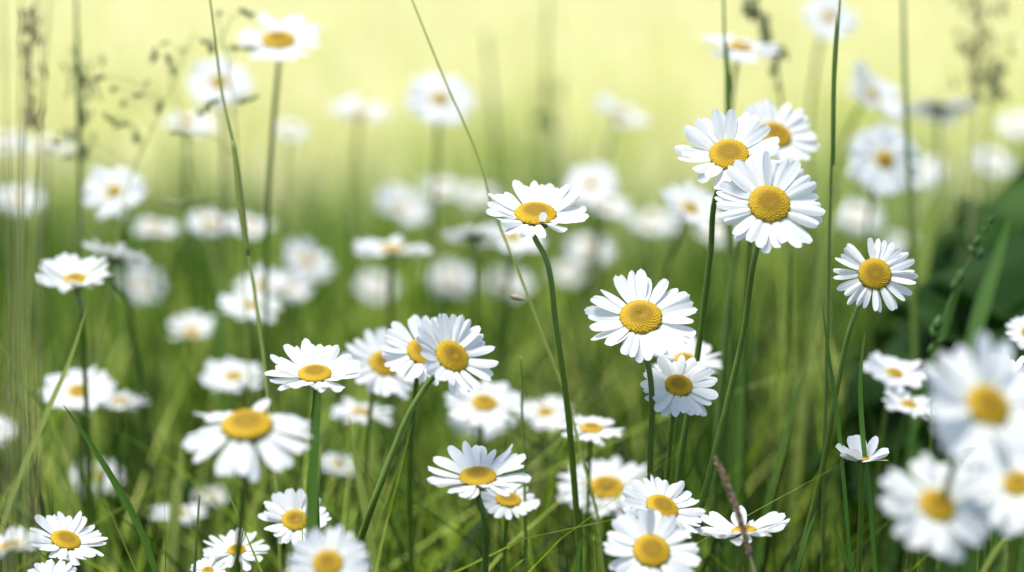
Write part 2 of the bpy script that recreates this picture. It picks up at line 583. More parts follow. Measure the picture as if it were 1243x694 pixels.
def edge_grass():
    """taller grass towards the open field, sunlight put into its tone"""
    n = 6500
    y = 2.6 + 10.0 * rng.uniform(0, 1, n) ** 1.6
    x = rng.uniform(-1, 1, n) * (0.235 * y + 0.6)
    keep = rng.uniform(0, 1, n) < np.clip((lump(x, y, 0.35, 12) - .25) * 2.2, .1, 1)
    x, y = x[keep], y[keep]
    n = len(x)
    d = y * math.cos(PITCH) + .05
    py = np.interp(d, [2.6, 4, 6, 8.6, 13], [270, 215, 165, 125, 95]) - 120 * (lump(x, y, .5, 14) - .3) + rng.normal(0, 28, n)
    py = np.maximum(py, np.interp(d, [2.6, 4, 8.6, 13], [90, 50, 10, 0]))
    h = np.clip(CAM_H - d * np.tan(np.arctan((py - 347) / FPX) + PITCH), .08, .62)
    tone = np.clip(.48 + .62 * np.clip((d - 3) / 4.5, 0, 1) + .5 * (lump(x, y, .4, 15) - .5) + rng.normal(0, .16, n), 0, 1.1)  # paler with distance, painting in the sunlight
    # slender tall culms rising softly out of the sward
    m = 520
    y2 = 1.75 + 3.2 * rng.uniform(0, 1, m) ** 1.2
    x2 = rng.uniform(-1, 1, m) * (0.235 * y2 + .1)
    keep = rng.uniform(0, 1, m) < np.where(x2 / y2 < -.07, 1.0, np.where(x2 / y2 > .09, .7, .42))
    x2, y2 = x2[keep], y2[keep]
    m = len(x2)
    d2 = y2 * math.cos(PITCH) + .05
    py2 = np.interp(d2, [1.7, 2.5, 5], [270, 215, 150]) - 90 * rng.uniform(0, 1, m) ** 1.5
    h2 = np.clip(CAM_H - d2 * np.tan(np.arctan((py2 - 347) / FPX) + PITCH), .08, .72)
    w = np.concatenate([rng.uniform(.004, .012, n), rng.uniform(.0025, .006, m)])
    lean = np.concatenate([np.abs(rng.normal(.25, .2, n)), np.abs(rng.normal(.16, .14, m))]).clip(0, .9)
    x, y, h, tone = np.concatenate([x, x2]), np.concatenate([y, y2]), np.concatenate([h, h2]), np.concatenate([tone, rng.uniform(.35, .85, m)])
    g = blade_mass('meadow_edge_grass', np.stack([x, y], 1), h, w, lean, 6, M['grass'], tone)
    g['label'] = 'taller yellow-green grass thinning out towards the pale field'
    g['category'] = 'grass'


near_grass()
edge_grass()
far_grass()


# ------------------------------------------------------------------ unseen tree added to shade the near meadow, not built
def shade_tree():
    root = empty('added_tree', (-4.6, 4.6, 0), 'unseen leafy broadleaf tree added to shade the near daisies', 'tree')
    b = MB()
    tr = smooth_path([(0, 0, -0.1), (0.1, -0.1, 1.6), (0.05, 0.1, 3.4), (0.3, -0.3, 5.5), (0.2, -0.6, 8)], 6)
    b.tube(tr, [0.34 * (1 - 0.75 * i / (len(tr) - 1)) + 0.02 for i in range(len(tr))], 14)
    clumps = []
    for k in range(16):
        a = k * 2.4 + random.uniform(-.3, .3)
        z0 = 3.0 + 3.6 * k / 16
        L = random.uniform(2.2, 3.9) * (1 - 0.3 * k / 16)
        st = Vector((0.12, 0, z0))
        en = st + Vector((math.cos(a) * L, math.sin(a) * L - 0.3, random.uniform(1.0, 2.6)))
        md = (st + en) / 2 + Vector((0, 0, -0.25))
        pth = smooth_path([st, md, en], 6)
        b.tube(pth, [0.11 * (1 - .85 * i / (len(pth) - 1)) for i in range(len(pth))], 7)
        clumps += [(en, 1.35), (md + Vector((0, 0, .5)), 1.1)]
    for k in range(8):
        clumps.append((Vector((random.uniform(-1.8, 1.8), random.uniform(-2.2, 1.2), random.uniform(6.5, 9.2))), 1.5))
    link('trunk', b.mesh('trunk', M['bark']), root)
    vs, fs = [], []
    for c, r in clumps:
        for _ in range(255):
            q = Vector((random.gauss(0, 1), random.gauss(0, 1), random.gauss(0, 1))).normalized() * r * random.uniform(.35, 1) ** .5
            p = c + Vector((q.x * 1.15, q.y * 1.15, q.z * .75))
            qn = Quaternion((random.gauss(0, 1), random.gauss(0, 1), random.gauss(0, 1), random.gauss(0, 1))).normalized()
            L, W = random.uniform(.14, .24), random.uniform(.09, .14)
            k = len(vs)
            for u, w_, z_ in ((0, 0, 0), (.3, .5, .03), (.7, .38, .02), (1, 0, -.03), (.7, -.38, .02), (.3, -.5, .03)):
                vs.append(tuple(p + qn @ Vector((u * L, w_ * W, z_))))
            fs.append(tuple(k + i for i in range(6)))
    me = bpy.data.meshes.new('crown')
    me.from_pydata(vs, [], fs)
    me.materials.append(M['tree_leaf'])
    link('crown', me, root)


#shade_tree()


# ------------------------------------------------------------------ daisy parts
def petal_rows(wf, droop, roll, twist, teeth, side, nu=13, nv=7, cut=0.0):
    """petal along +x, length 1"""
    rows, uvs = [], []
    for i in range(nu):
        t = i / (nu - 1)
        W = wf * 0.5 * (0.42 + 0.58 * math.sin(min(1, t / 0.62) * math.pi / 2)) * (1 - 0.16 * max(0, (t - .7) / .3) ** 2)
        row, uv = [], []
        for j in range(nv):
            v = -1 + 2 * j / (nv - 1)
            tip = 1 - 0.15 * abs(v) ** 2.8 + teeth * math.cos(v * 2.5 * math.pi) - cut * max(0, 1 - abs(v) * 2.5)
            x = t * (1 - t ** 3 * (1 - tip))
            yv = v * W
            z = -droop * x * x + 0.18 * droop * x ** 4 - roll * v * v * W + 0.018 * math.cos(v * 2 * math.pi) * t * (1 - .5 * t)
            z += twist * t * yv
            yy = yv + side * x * x
            row.append(Vector((x, yy, z)))
            uv.append((t, (v + 1) / 2))
        rows.append(row)
        uvs.append(uv)
    return rows, uvs


def petal_variant():
    return dict(wf=random.uniform(.345, .44), droop=random.uniform(-.08, .15), roll=random.uniform(-.1, .55), twist=random.uniform(-.5, .5),
                teeth=random.uniform(.006, .022), side=random.uniform(-.07, .07), cut=random.choice([0, 0, 0, .035]))


PETALS = []
for _ in range(26):
    b = MB()
    b.grid(*petal_rows(**petal_variant()))
    PETALS.append(b.mesh('petal', M['petal']))


def disc_mesh(dimple):
    """dome of packed florets, radius 1; the florets are bumps on one skin"""
    nf = 210
    k = np.arange(nf) + 0.5
    fr = np.sqrt(k / nf) * 0.97
    fa = k * 2.399963
    fx, fy = fr * np.cos(fa), fr * np.sin(fa)
    nr, na = 34, 108
    v, tone, f = [], [], []
    jit = rng.uniform(0.7, 1.15, nf)
    for i in range(nr + 1):
        r = i / nr
        for j in range(na):
            a = 2 * math.pi * j / na
            x, y = r * math.cos(a), r * math.sin(a)
            d2 = (fx - x) ** 2 + (fy - y) ** 2
            m = int(d2.argmin())
            size = 0.066
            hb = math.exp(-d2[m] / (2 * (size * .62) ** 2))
            open_ = min(1, max(0, (fr[m] - 0.42) / 0.3))
            base = 0.42 * (1 - r ** 2.6) - dimple * math.exp(-(r / 0.22) ** 2)
            amp = (0.05 + 0.085 * open_) * jit[m]
            fall = 1 - max(0, (r - 0.93) / .07) * .5
            v.append((x * (1 + 0.03 * hb), y * (1 + 0.03 * hb), (base + amp * hb) * fall - 0.02))
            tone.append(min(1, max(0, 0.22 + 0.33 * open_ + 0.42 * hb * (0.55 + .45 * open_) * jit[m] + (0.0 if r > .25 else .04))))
    for i in range(nr):
        for j in range(na):
            j2 = (j + 1) % na
            f.append((i * na + j, (i + 1) * na + j, (i + 1) * na + j2, i * na + j2))
    base = len(v)
    for j in range(na):
        a = 2 * math.pi * j / na
        v.append((.8 * math.cos(a), .8 * math.sin(a), -.2))
        tone.append(.3)
    for j in range(na):
        j2 = (j + 1) % na
        f.append((nr * na + j, base + j, base + j2, nr * na + j2))
    me = bpy.data.meshes.new('disc')
    me.from_pydata(v, [], f)
    me.polygons.foreach_set('use_smooth', [True] * len(me.polygons))
    at = me.attributes.new('tone', 'FLOAT', 'POINT')
    at.data.foreach_set('value', np.array(tone, dtype=np.float32))
    me.materials.append(M['disc'])
    me.update()
    return me


DISCS = [disc_mesh(dm) for dm in (0.05, 0.13, 0.2)]


def calyx_mesh():
    """shallow green cup of overlapping bracts, radius 1, stem side down"""
    b = MB()
    prof = [(0.10, -0.62), (0.22, -0.60), (0.45, -0.52), (0.72, -0.38), (0.92, -0.18), (1.02, 0.0), (1.0, 0.08), (0.86, 0.06)]
    seg = 42
    rows = []
    for i, (r, z) in enumerate(prof):
        rows.append([((r + 0.035 * math.cos(a * 14 + (math.pi if i % 2 else 0)) * (i > 1)) * math.cos(a), (r + .035 * math.cos(a * 14 + (math.pi if i % 2 else 0)) * (i > 1)) * math.sin(a), z + .03 * math.cos(a * 14) * (i > 3)) for a in (2 * math.pi * k / seg for k in range(seg))])
    b.grid(rows, [[(0, 0)] * seg] * len(prof), True)
    return b.mesh('calyx', M['calyx'])


CALYX = calyx_mesh()


def stem_leaf_mesh(seed):
    rr = random.Random(seed)
    b = MB()
    nu = 19
    rows, uvs = [], []
    for i in range(nu):
        t = i / (nu - 1)
        w = 0.13 * (0.35 + 0.9 * t) * (1 - t ** 4) * (1 + 0.42 * math.sin(t * 26 + rr.uniform(-.3, .3))) + 0.008
        z = 0.25 * t - 0.35 * t * t
        rows.append([Vector((t, -w, z + w * .4)), Vector((t, -w * .5, z + .1 * w)), Vector((t, 0, z)), Vector((t, w * .5, z + .1 * w)), Vector((t, w, z + w * .4))])
        uvs.append([(t, q / 4) for q in range(5)])
    b.grid(rows, uvs)
    return b.mesh('leaf', M['leaf'])


LEAVES = [stem_leaf_mesh(i) for i in range(4)]

GROUP = 'oxeye daisies flowering in the meadow'


def daisy(label, x, y, w, nrm, d, n=22, cup=0.10, disc=0.37, parts=None, stem=None, dimple=None, spread=0.12, wide=1.0, spin=None, lift=None):
    """x, y, w: disc centre and tip-to-tip width as seen; nrm: way the head faces (right, up, towards the viewer); d: distance"""
    if parts is None:
        parts = 0.8 < d < 1.42
    nx_, ny_, nz_ = nrm
    if 0 < nz_ < .72:
        nz_ *= .86
    nv = camdir(nx_, ny_, nz_)
    c = P(x, y, d)
    R = 1.045 * w / 2 / FPX * d / max(.5, math.cos(cup))
    rd = R * disc
    top = c - nv * rd * 0.55
    # stem path, head to ground
    pts = [top, top - nv * 0.007]
    if stem:
        pts += [P(*q) for q in stem]
        pts.append(to_ground(pts[-2], pts[-1]))
    else:
        dn = (-nv + Vector((0, 0, -1.3))).normalized()
        pts.append(top - nv * 0.016 + dn * 0.035)
        q = pts[-1] + Vector((random.uniform(-.012, .012), random.uniform(0, .02), -0.14))
        pts.append(q)
        pts.append(Vector((q.x + random.uniform(-.03, .03), q.y + random.uniform(0, .05), 0)))
    pts[-1].z = 0
    base = pts[-1].copy()
    root = empty('daisy', base, label, 'daisy', GROUP)
    path = [p - base for p in smooth_path(pts, 9)][::-1]
    rs = 0.00105 if R < .021 else 0.0012
    m = len(path)
    b = MB()
    b.tube(path, [rs * (1.35 - 0.35 * i / (m - 1)) * (1 + (0.25 if i == m - 1 else 0)) for i in range(m)], 9)
    link('stem', b.mesh('stem', M['stem']), root)
    for k in range(random.choice((1, 2, 2, 3))):
        i = int(m * random.uniform(.05, .3))
        while i > 1 and path[i].z > .34:
            i -= 1
        pz = path[i]
        L = random.uniform(.025, .05)
        a = random.uniform(0, 2 * math.pi)
        mt = Matrix.Translation(pz) @ Matrix.Rotation(a, 4, 'Z') @ Matrix.Rotation(-random.uniform(.5, 1.0), 4, 'Y') @ Matrix.Scale(L, 4)
        link('leaf', random.choice(LEAVES), root, mt)
    # head frame
    zq = nv.to_track_quat('Z', 'Y').to_matrix().to_4x4()
    H = Matrix.Translation(c - base) @ zq @ Matrix.Rotation(random.uniform(0, 6.28) if spin is None else spin, 4, 'Z')
    flat = 0.62
    link('disc', DISCS[dimple] if dimple is not None else random.choice(DISCS), root, H @ Matrix.Diagonal((rd, rd, rd * flat, 1)))
    link('calyx', CALYX, root, H @ Matrix.Translation((0, 0, -rd * .16)) @ Matrix.Diagonal((rd * 1.0, rd * 1.0, rd * .8, 1)))
    r0 = rd * 0.82
    L0 = R - r0
    mats = []
    n += 8 if parts and n > 12 else 3
    wid = wide * 25.0 / n
    for k in range(n):
        a = 2 * math.pi * (k + random.uniform(-.28, .28)) / n
        el = cup + random.gauss(0, spread)
        L = L0 * random.uniform(.88, 1.06)
        if lift and k in lift:
            el += lift[k]
            L *= .62 if lift[k] > .98 else 1
        if not lift and k and random.random() < .025:
            continue
        lay = (k % 2) * 0.0006 + random.uniform(0, .0004)
        mats.append((Matrix.Rotation(a, 4, 'Z') @ Matrix.Translation((r0, 0, -rd * .05 - lay)) @ Matrix.Rotation(-el, 4, 'Y') @ Matrix.Rotation(random.gauss(0, .16), 4, 'X'), L, wid * L0 / L0))
    if parts:
        for mt, L, wd in mats:
            link('petal', random.choice(PETALS), root, H @ mt @ Matrix.Diagonal((L, L * min(wd, 1.35), L, 1)))
    else:
        b = MB()
        ring = []
        for mt, L, wd in mats:
            s = mt @ Matrix.Diagonal((L, L * min(wd, 1.35), L, 1))
            rows, uvs = petal_rows(nu=7, nv=5, **petal_variant())
            b0 = b.grid([[s @ p for p in r] for r in rows], uvs)
            ring.append(b0)
        for i in range(len(ring)):             # the petals grow from one ring
            p, q = ring[i], ring[(i + 1) % len(ring)]
            b.f.append((p + 3, p + 4, q, q + 1))
        link('corolla', b.mesh('corolla', M['petal']), root, H)
    return root


D = daisy
# --- daisies in the plane of sharp focus, largest first
D('large flat daisy alone on a straight stem with yellow disc dented in its middle', 778, 384, 132, (0.0, .64, .77), 1.12, 26, .12, .37, dimple=2, spread=.08, stem=[(788, 450, 1.13), (789, 560, 1.14), (788, 690, 1.15)])
D('broad open daisy, lower front one of the pair on tall stems, facing out', 934, 247, 130, (.06, .45, .89), 1.10, 25, .12, .37, dimple=0, stem=[(916, 312, 1.11), (903, 400, 1.12), (875, 520, 1.13), (845, 640, 1.14)], lift={8: .45}, spin=0)
D('tall daisy with petals splayed upward, just above and behind the broad open one', 885, 187, 116, (-.06, .62, .78), 1.13, 21, .36, .37, dimple=0, stem=[(874, 225, 1.14), (862, 310, 1.15), (848, 420, 1.16), (826, 560, 1.17)])
D('softly blurred daisy peeping out behind the tall pair of daisies', 941, 163, 102, (.22, .62, .74), 1.28, 22, .2, .38)
D('daisy with cupped back petals and one small petal folded over its disc', 650, 259, 116, (.03, .82, .60), 1.13, 24, .34, .40, dimple=0, stem=[(661, 310, 1.135), (674, 390, 1.14), (688, 490, 1.15), (694, 550, 1.16)], spread=.15, spin=0, lift={25: 1.0})
D('sparse small daisy with gaps between narrow petals, on a curving stem', 1062, 332, 98, (.02, .32, .94), 1.13, 20, .03, .39, dimple=0, wide=.72, stem=[(1035, 388, 1.135), (1018, 460, 1.14), (1000, 560, 1.15), (968, 690, 1.16)])
D('daisy tilted sideways on a bowed arching stem, petals ragged', 549, 432, 106, (.44, .52, .73), 1.08, 24, .28, .38, dimple=1, spread=.16, stem=[(528, 455, 1.09), (502, 492, 1.09), (476, 550, 1.09), (455, 605, 1.09), (437, 657, 1.10)])
D('daisy half hidden behind the one on the arching stem', 514, 426, 100, (.2, .62, .75), 1.18, 22, .15, .38)
D('soft daisy turned aside, third back in the cluster by the arching stem', 466, 441, 98, (.3, .6, .74), 1.3, 22, .1, .36)
D('sharp side-lit daisy with petals raised like a fan above a green blade', 382, 453, 110, (.0, .86, .51), 1.10, 23, .3, .34, stem=[(380, 510, 1.11), (383, 600, 1.12), (386, 690, 1.13)])
D('flat wide daisy with a bright ringed yellow disc, low on a straight stem', 580, 578, 124, (-.02, .88, .47), 1.08, 23, .24, .34, dimple=2, wide=.85, stem=[(586, 620, 1.085), (589, 694, 1.09)])
D('smaller daisy tucked just behind the flat wide ringed one', 617, 606, 76, (.08, .87, .48), 1.2, 21, .04, .40)
D('daisy crossed by the tall stem of another, petals gapped at the bottom', 824, 467, 94, (.1, .68, .73), 1.14, 20, .03, .34)
D('pale daisy partly hidden behind the daisy crossed by a stem', 832, 436, 88, (.12, .78, .6), 1.25, 22, .08, .3)
D('low daisy seen flat beside a leaning grass stalk, petals spread wide', 718, 519, 76, (.05, .9, .44), 1.26, 18, .05, .34)
D('small soft daisy just behind the low one beside the leaning stalk', 662, 499, 66, (.05, .82, .57), 1.48, 20, .05, .3)
D('soft round daisy with clear yellow disc behind a dark knotted stem', 588, 488, 90, (.08, .74, .67), 1.38, 22, .05, .32)
D('broad blurred daisy with a soft oval disc behind two overlapping low daisies', 736, 591, 116, (0, .78, .62), 1.34, 24, .04, .36)
D('low daisy with cupped petals, upper of two overlapping ones at the bottom', 804, 615, 102, (.28, .7, .66), 1.09, 23, .12, .38, dimple=0)
D('frontmost low daisy with one petal standing upright before another daisy', 791, 668, 114, (.1, .58, .80), 1.03, 21, .06, .38, dimple=0, lift={7: .95}, spin=0)
D('daisy seen from the side with a brown grass spike crossing it', 903, 643, 108, (-.08, .96, .20), 1.09, 20, .22, .26, wide=.85)
D('small ragged daisy with a wide green blade before its petals', 358, 631, 82, (.12, .68, .72), 1.17, 21, .24, .36)
D('small low daisy opened flat beneath the drooping blurred one', 287, 667, 80, (.02, .86, .5), 1.18, 18, .2, .26, wide=.85)
D('daisy tilted beside two cut off ones in the lower corner, ragged petals', 80, 655, 92, (.3, .82, .5), 1.13, 21, .28, .37, dimple=0)
D('daisy cut off by the lower edge, only its upper petals showing', 62, 702, 62, (.0, .75, .66), 1.1, 20, .2, .34)
D('out of focus white daisy lowest by the corner, disc hidden', 12, 662, 84, (-.15, .95, .22), .97, 22, .3, .32)
D('small half-opened white daisy with petals cupped up and no disc showing', 1047, 556, 62, (.0, .93, .3), 1.12, 12, .58, .2, wide=.9)
D('large drooping daisy with a broad flat disc, slightly out of focus', 300, 515, 148, (.0, .86, .58), .95, 22, -.34, .38, stem=[(297, 590, .96), (286, 694, .97)], spread=.14, wide=.9)
D('blurred daisy at the bottom edge in front of the wide green blade', 398, 683, 98, (.0, .56, .83), .94, 24, .02, .36)
D('very large blurred daisy nearest the viewer, turned aside', 1200, 492, 174, (.28, .48, .82), .83, 20, .1, .31, spread=.15)
D('large blurred foreground daisy low beneath the very large one', 1138, 613, 140, (.22, .56, .8), .86, 20, .0, .31, spread=.18)
D('blurred foreground daisy cut off by the picture edge, disc showing', 1236, 586, 130, (-.1, .6, .79), .875, 20, .05, .26)
D('soft white daisy above its twin, beside the very large blurred one', 1086, 452, 76, (.15, .84, .52), 1.32, 18, .15, .26)
D('soft white daisy below its twin, partly behind grass stems', 1104, 490, 64, (.2, .85, .48), 1.3, 18, .15, .28)
D('sharp daisy mostly hidden behind the very large blurred daisy', 1206, 538, 92, (-.1, .6, .79), 1.14, 24, .1, .3)
D('sharp daisy with its petal edge showing above the very large blurred one', 1226, 462, 78, (.1, .6, .79), 1.14, 24, .1, .3)
D('small white daisy cut off by the picture edge before dark leaves', 1248, 402, 52, (-.2, .6, .77), 1.25, 20, .1, .3)
D('tiny white daisy just peeping in at the bottom edge near a grass tip', 252, 692, 44, (0, .8, .6), 1.14, 18, .15, .3)
# --- softer daisies behind
D('cupped daisy with raised petals on a dark stem by the tall blurred grasses', 91, 338, 86, (.0, .84, .54), 1.3, 20, .36, .28, stem=[(97, 370, 1.3), (102, 440, 1.31), (108, 560, 1.33)], parts=True)
D('daisy seen from beneath with a dark calyx, tilted beside the cupped one', 141, 312, 78, (.22, .84, -.12), 1.42, 18, .3, .3, stem=[(152, 360, 1.43), (165, 430, 1.45), (175, 520, 1.47)], parts=True)
D('high blurred daisy with four big petals and an orange disc on a tall stem', 338, 48, 98, (.03, .76, .65), 1.42, 15, .25, .38, wide=.95, stem=[(337, 90, 1.42), (330, 170, 1.43), (325, 260, 1.44), (322, 420, 1.46)], parts=True)
D('hazy daisy with orange disc behind a bent grass stalk near the top', 266, 99, 78, (.0, .6, .8), 1.72, 22, .05, .28)
D('hazy daisy seen from the side among dangling grass seeds', 228, 148, 70, (.1, .9, .42), 1.75, 22, .1, .3)
D('small faint daisy beside the stem of the high orange-disc daisy', 353, 156, 42, (.2, .8, .55), 2.0, 20, .1, .3)
D('hazy white daisy against the pale field, its disc hidden', 438, 138, 72, (.15, .88, .42), 2.0, 22, .3, .3)
D('hazy daisy with a small disc near a thin leaning grass stalk', 534, 119, 84, (.1, .66, .74), 1.8, 24, .03, .26)
D('hazy white daisy tipped over, alone against the bright field', 755, 140, 72, (.42, .8, .35), 2.1, 22, .25, .3)
D('hazy daisy seen edge-on behind an upright dark stem near the top', 898, 56, 98, (.16, .9, .4), 1.46, 20, .06, .3, parts=True)
D('faint daisy with orange disc cut by the top edge beside a grass stalk', 1006, 20, 70, (.2, .6, .75), 1.8, 22, .05, .26)
D('hazy daisy tilted steeply downhill above the open round one', 1060, 114, 84, (.5, .52, .58), 1.7, 22, .25, .24)
D('hazy open daisy facing out with orange disc, beside a tall blurred stem', 1074, 193, 90, (.12, .3, .94), 1.6, 22, .03, .24)
D('hazy daisy seen from behind, its dark calyx between pale petals', 1138, 128, 96, (0, .93, -.2), 1.85, 22, -.06, .28)
D('faint white daisy half hidden behind the hazy open round one', 1114, 205, 62, (.1, .7, .7), 2.15, 22, .1, .28)
D('soft daisy leaning on a slanting stem behind the tall pair', 838, 252, 76, (.28, .66, .66), 1.5, 20, .25, .26, stem=[(826, 282, 1.5), (808, 330, 1.52), (795, 420, 1.55)], parts=True)
D('hazy white daisy tipped among others behind the folded-petal daisy', 490, 250, 72, (.4, .7, .6), 2.15, 22, .2, .24)
D('hazy daisy at the top of the white drift in mid meadow', 536, 229, 52, (.1, .85, .5), 2.35, 22, .15, .28)
D('faint daisy fading at the far end of the white drift', 585, 237, 54, (.1, .85, .5), 2.5, 22, .15, .28)
D('soft daisy seen level with a dark calyx and a speck of orange', 476, 301, 96, (.05, .95, .20), 1.56, 22, .1, .3, stem=[(474, 340, 1.56), (476, 440, 1.58)])
D('soft daisy from beneath with a black-green calyx on a knotted stem', 576, 286, 78, (0, .93, -.22), 1.5, 20, .12, .3, stem=[(577, 330, 1.5), (577, 400, 1.51), (578, 490, 1.53)], parts=True)
D('soft daisy half hidden under the folded-petal daisy', 622, 287, 74, (.1, .82, .56), 1.62, 22, .05, .3)
D('hazy daisy with orange disc, upper of two touching behind the folded-petal one', 717, 224, 64, (-.1, .6, .8), 1.9, 22, .1, .24)
D('hazy white daisy, lower of two touching behind the folded-petal one', 737, 248, 56, (.2, .85, .5), 1.95, 22, .1, .28)
D('faint flat white daisy between the touching two and the slanting stem', 790, 269, 66, (.1, .88, .46), 2.2, 22, .1, .28)
D('faint white daisy low in the haze above the large flat daisy', 716, 302, 60, (.1, .8, .6), 2.25, 22, .1, .28)
D('faint white daisy in the shadowy gap by the stem of the folded-petal daisy', 690, 330, 44, (.1, .8, .6), 2.5, 22, .1, .28)
D('hazy level daisy behind the round one among panicles', 188, 275, 56, (.1, .92, .38), 1.9, 22, .05, .3)
D('hazy daisy, first of two side by side behind the bent stalk', 258, 271, 64, (.1, .86, .5), 1.8, 22, .1, .28)
D('hazy daisy, second of two side by side behind the bent stalk', 303, 273, 58, (.1, .88, .46), 1.85, 22, .1, .28)
D('hazy daisy tilted downhill past the bent grass stalk', 374, 316, 66, (.45, .62, .6), 1.9, 22, .1, .28)
D('soft white daisy, upper one of three clustered on the bent stalk', 318, 345, 66, (-.1, .82, .56), 1.72, 22, .15, .28)
D('soft flat daisy, lowest of three clustered on the bent stalk', 305, 370, 76, (.12, .9, .42), 1.56, 22, .05, .28, parts=False)
D('soft daisy, hindmost of three clustered on the bent stalk', 352, 347, 56, (.3, .8, .52), 1.85, 22, .15, .28)
D('small closed daisy glowing pale beside deep green grass', 233, 402, 54, (.0, .80, .6), 1.7, 18, .5, .32)
D('soft low daisy with yellow disc between the closed one and the drooping one', 284, 456, 80, (.05, .86, .51), 1.5, 20, .12, .26)
D('soft daisy with yellow disc beside a level one, below the cupped daisy', 95, 474, 86, (.02, .8, .6), 1.4, 20, .12, .28, parts=True)
D('soft level daisy touching the yellow-disc one, crossed by no stem', 146, 486, 68, (.1, .95, .26), 1.46, 20, .1, .3)
D('faint shaded daisy low behind crossing grass blades', 116, 577, 66, (.05, .75, .66), 1.62, 20, .05, .28)
D('soft daisy seen edge-on low among bright green blades', 216, 622, 70, (.0, .95, .28), 1.42, 20, .05, .3, parts=False)
D('faint tiny daisy just behind the drooping daisy', 256, 602, 42, (.0, .9, .4), 1.6, 20, .1, .3)
D('dim shaded daisy seen edge-on under the side-turned daisy', 438, 499, 78, (.1, .95, .2), 1.42, 20, -.05, .3, parts=False)
D('small soft daisy low behind the drooping daisy and the blade', 411, 563, 48, (.2, .86, .46), 1.5, 20, .1, .3)
D('hazy daisy with a dark calyx among the tall blurred grasses', 57, 177, 64, (.1, .95, .15), 1.9, 22, .1, .3)
D('faint daisy veiled by the tall blurred grasses', 24, 242, 60, (.1, .8, .6), 2.0, 22, .1, .28)
D('hazy round daisy with orange disc, among dangling grass seeds', 138, 231, 78, (-.05, .6, .8), 1.6, 24, .06, .24)
D('faint upright daisy showing as a pale oval below the tilted one', 172, 345, 54, (.35, .5, .75), 2.1, 20, .2, .25)
D('blurred daisy cut in half by the picture edge, halfway down', -6, 521, 50, (.1, .8, .6), 1.5, 20, .1, .28)
D('faint daisy veiled by grass, high at the picture edge', 6, 172, 52, (.1, .85, .5), 2.1, 22, .1, .28)
D('faint white daisy below the level one with the orange speck', 457, 347, 50, (.1, .7, .7), 2.35, 22, .1, .28)
D('faint white daisy behind the black-green calyx stem', 548, 338, 62, (.1, .75, .65), 2.4, 22, .1, .28)
D('faint white daisy below the folded-petal daisy', 618, 342, 56, (.1, .75, .65), 2.45, 22, .1, .28)
D('soft flat daisy hidden under the round one behind the knotted stem', 582, 512, 70, (.05, .9, .42), 1.6, 20, .05, .3)
D('faint lilac-white daisy at the picture edge near the top', 1234, 150, 48, (-.2, .7, .68), 2.1, 22, .1, .28)
D('faint pale daisy behind the dark leaves', 1206, 196, 50, (.1, .7, .7), 2.4, 22, .1, .28)
D('faint pale daisy under the hazy open one, behind a tall stalk', 1040, 262, 60, (.1, .75, .65), 2.4, 22, .1, .28)
D('faint pale daisy between the tall pair and the sparse one', 870, 280, 50, (.1, .8, .6), 2.3, 22, .1, .28)
D('faint pale daisy behind the sparse small one', 1098, 300, 52, (.1, .8, .6), 2.4, 22, .1, .28)


# ------------------------------------------------------------------ single grasses one can tell apart
GG = 'single grasses standing out of the meadow'


def grass_root(name, label, pts, cat):
    base = pts[-1].copy()
    base.z = 0
    return empty(name, base, label, cat, GG), base


def px_path(pix, d):
    out = []
    for q in pix:
        out.append(P(q[0], q[1], q[2] if len(q) > 2 else d))
    return out


def stalk(label, pix, d, w, m='pale_stalk', sheath=None, leaf=None, name='grass_stalk', seeds=None):
    """thin upright culm through the pixels (tip first), on down to the ground"""
    pts = px_path(pix, d)
    pts.append(to_ground(pts[-2], pts[-1]))
    root, base = grass_root(name, label, pts, 'grass stalk')
    path = [p - base for p in smooth_path(pts, 8)]
    n = len(path)
    r = w / 2 / FPX * d
    b = MB()
    b.tube(path, [r * (0.55 + 0.6 * i / (n - 1)) for i in range(n)], 7)
    link('culm', b.mesh('culm', M[m]), root)
    if sheath:
        i0, i1, k = sheath
        seg = path[int(i0 * n):max(int(i1 * n), int(i0 * n) + 4)]
        q = len(seg)
        b = MB()
        b.tube(seg, [r * k * (0.5 + 0.6 * math.sin(math.pi * (i + .5) / q)) for i in range(q)], 8)
        link('sheath', b.mesh('sheath', M['pale_blade']), root)
    if leaf:
        lp = [p - base for p in smooth_path(px_path(leaf[0], d), 8)]
        q = len(lp)
        b = MB()
        b.ribbon(lp, [leaf[1] / FPX * d * (1 - (1 - i / (q - 1)) ** 2.5) * (1 - .3 * i / (q - 1)) + 1e-5 for i in range(q)], camdir(1, 0, 0.4))
        link('leaf', b.mesh('leaf', M['blade']), root)
    if seeds:
        for (sx, sy, L, W, ang) in seeds:
            b = MB()
            a = R_(ang)
            b.lens(P(sx, sy, d - .002) - base, camdir(math.cos(a), math.sin(a), .2), L / FPX * d, W / FPX * d)
            link('spikelet', b.mesh('spikelet', M['pink_seed']), root)
    return root


def blade(label, pix, d, w, m='blade', face=(1, .2, .5), twist=0.3, name='grass_leaf', fold=.25):
    """one leaf blade, tip first"""
    pts = px_path(pix, d)
    pts.append(to_ground(pts[-2], pts[-1]))
    root = None
    base = pts[-1].copy()
    base.z = 0
    path = [p - base for p in smooth_path(pts, 8)]
    n = len(path)
    ws = [w / FPX * d * (0.03 + 0.97 * min(1, i / (n - 1) / .45) ** .75) * (1 - .25 * i / (n - 1)) for i in range(n)]
    b = MB()
    b.ribbon(path, ws, camdir(*face), fold, twist)
    o = link(name, b.mesh(name, M[m]))
    o.location = base
    o['label'], o['category'], o['group'] = label, 'grass blade', GG
    return o


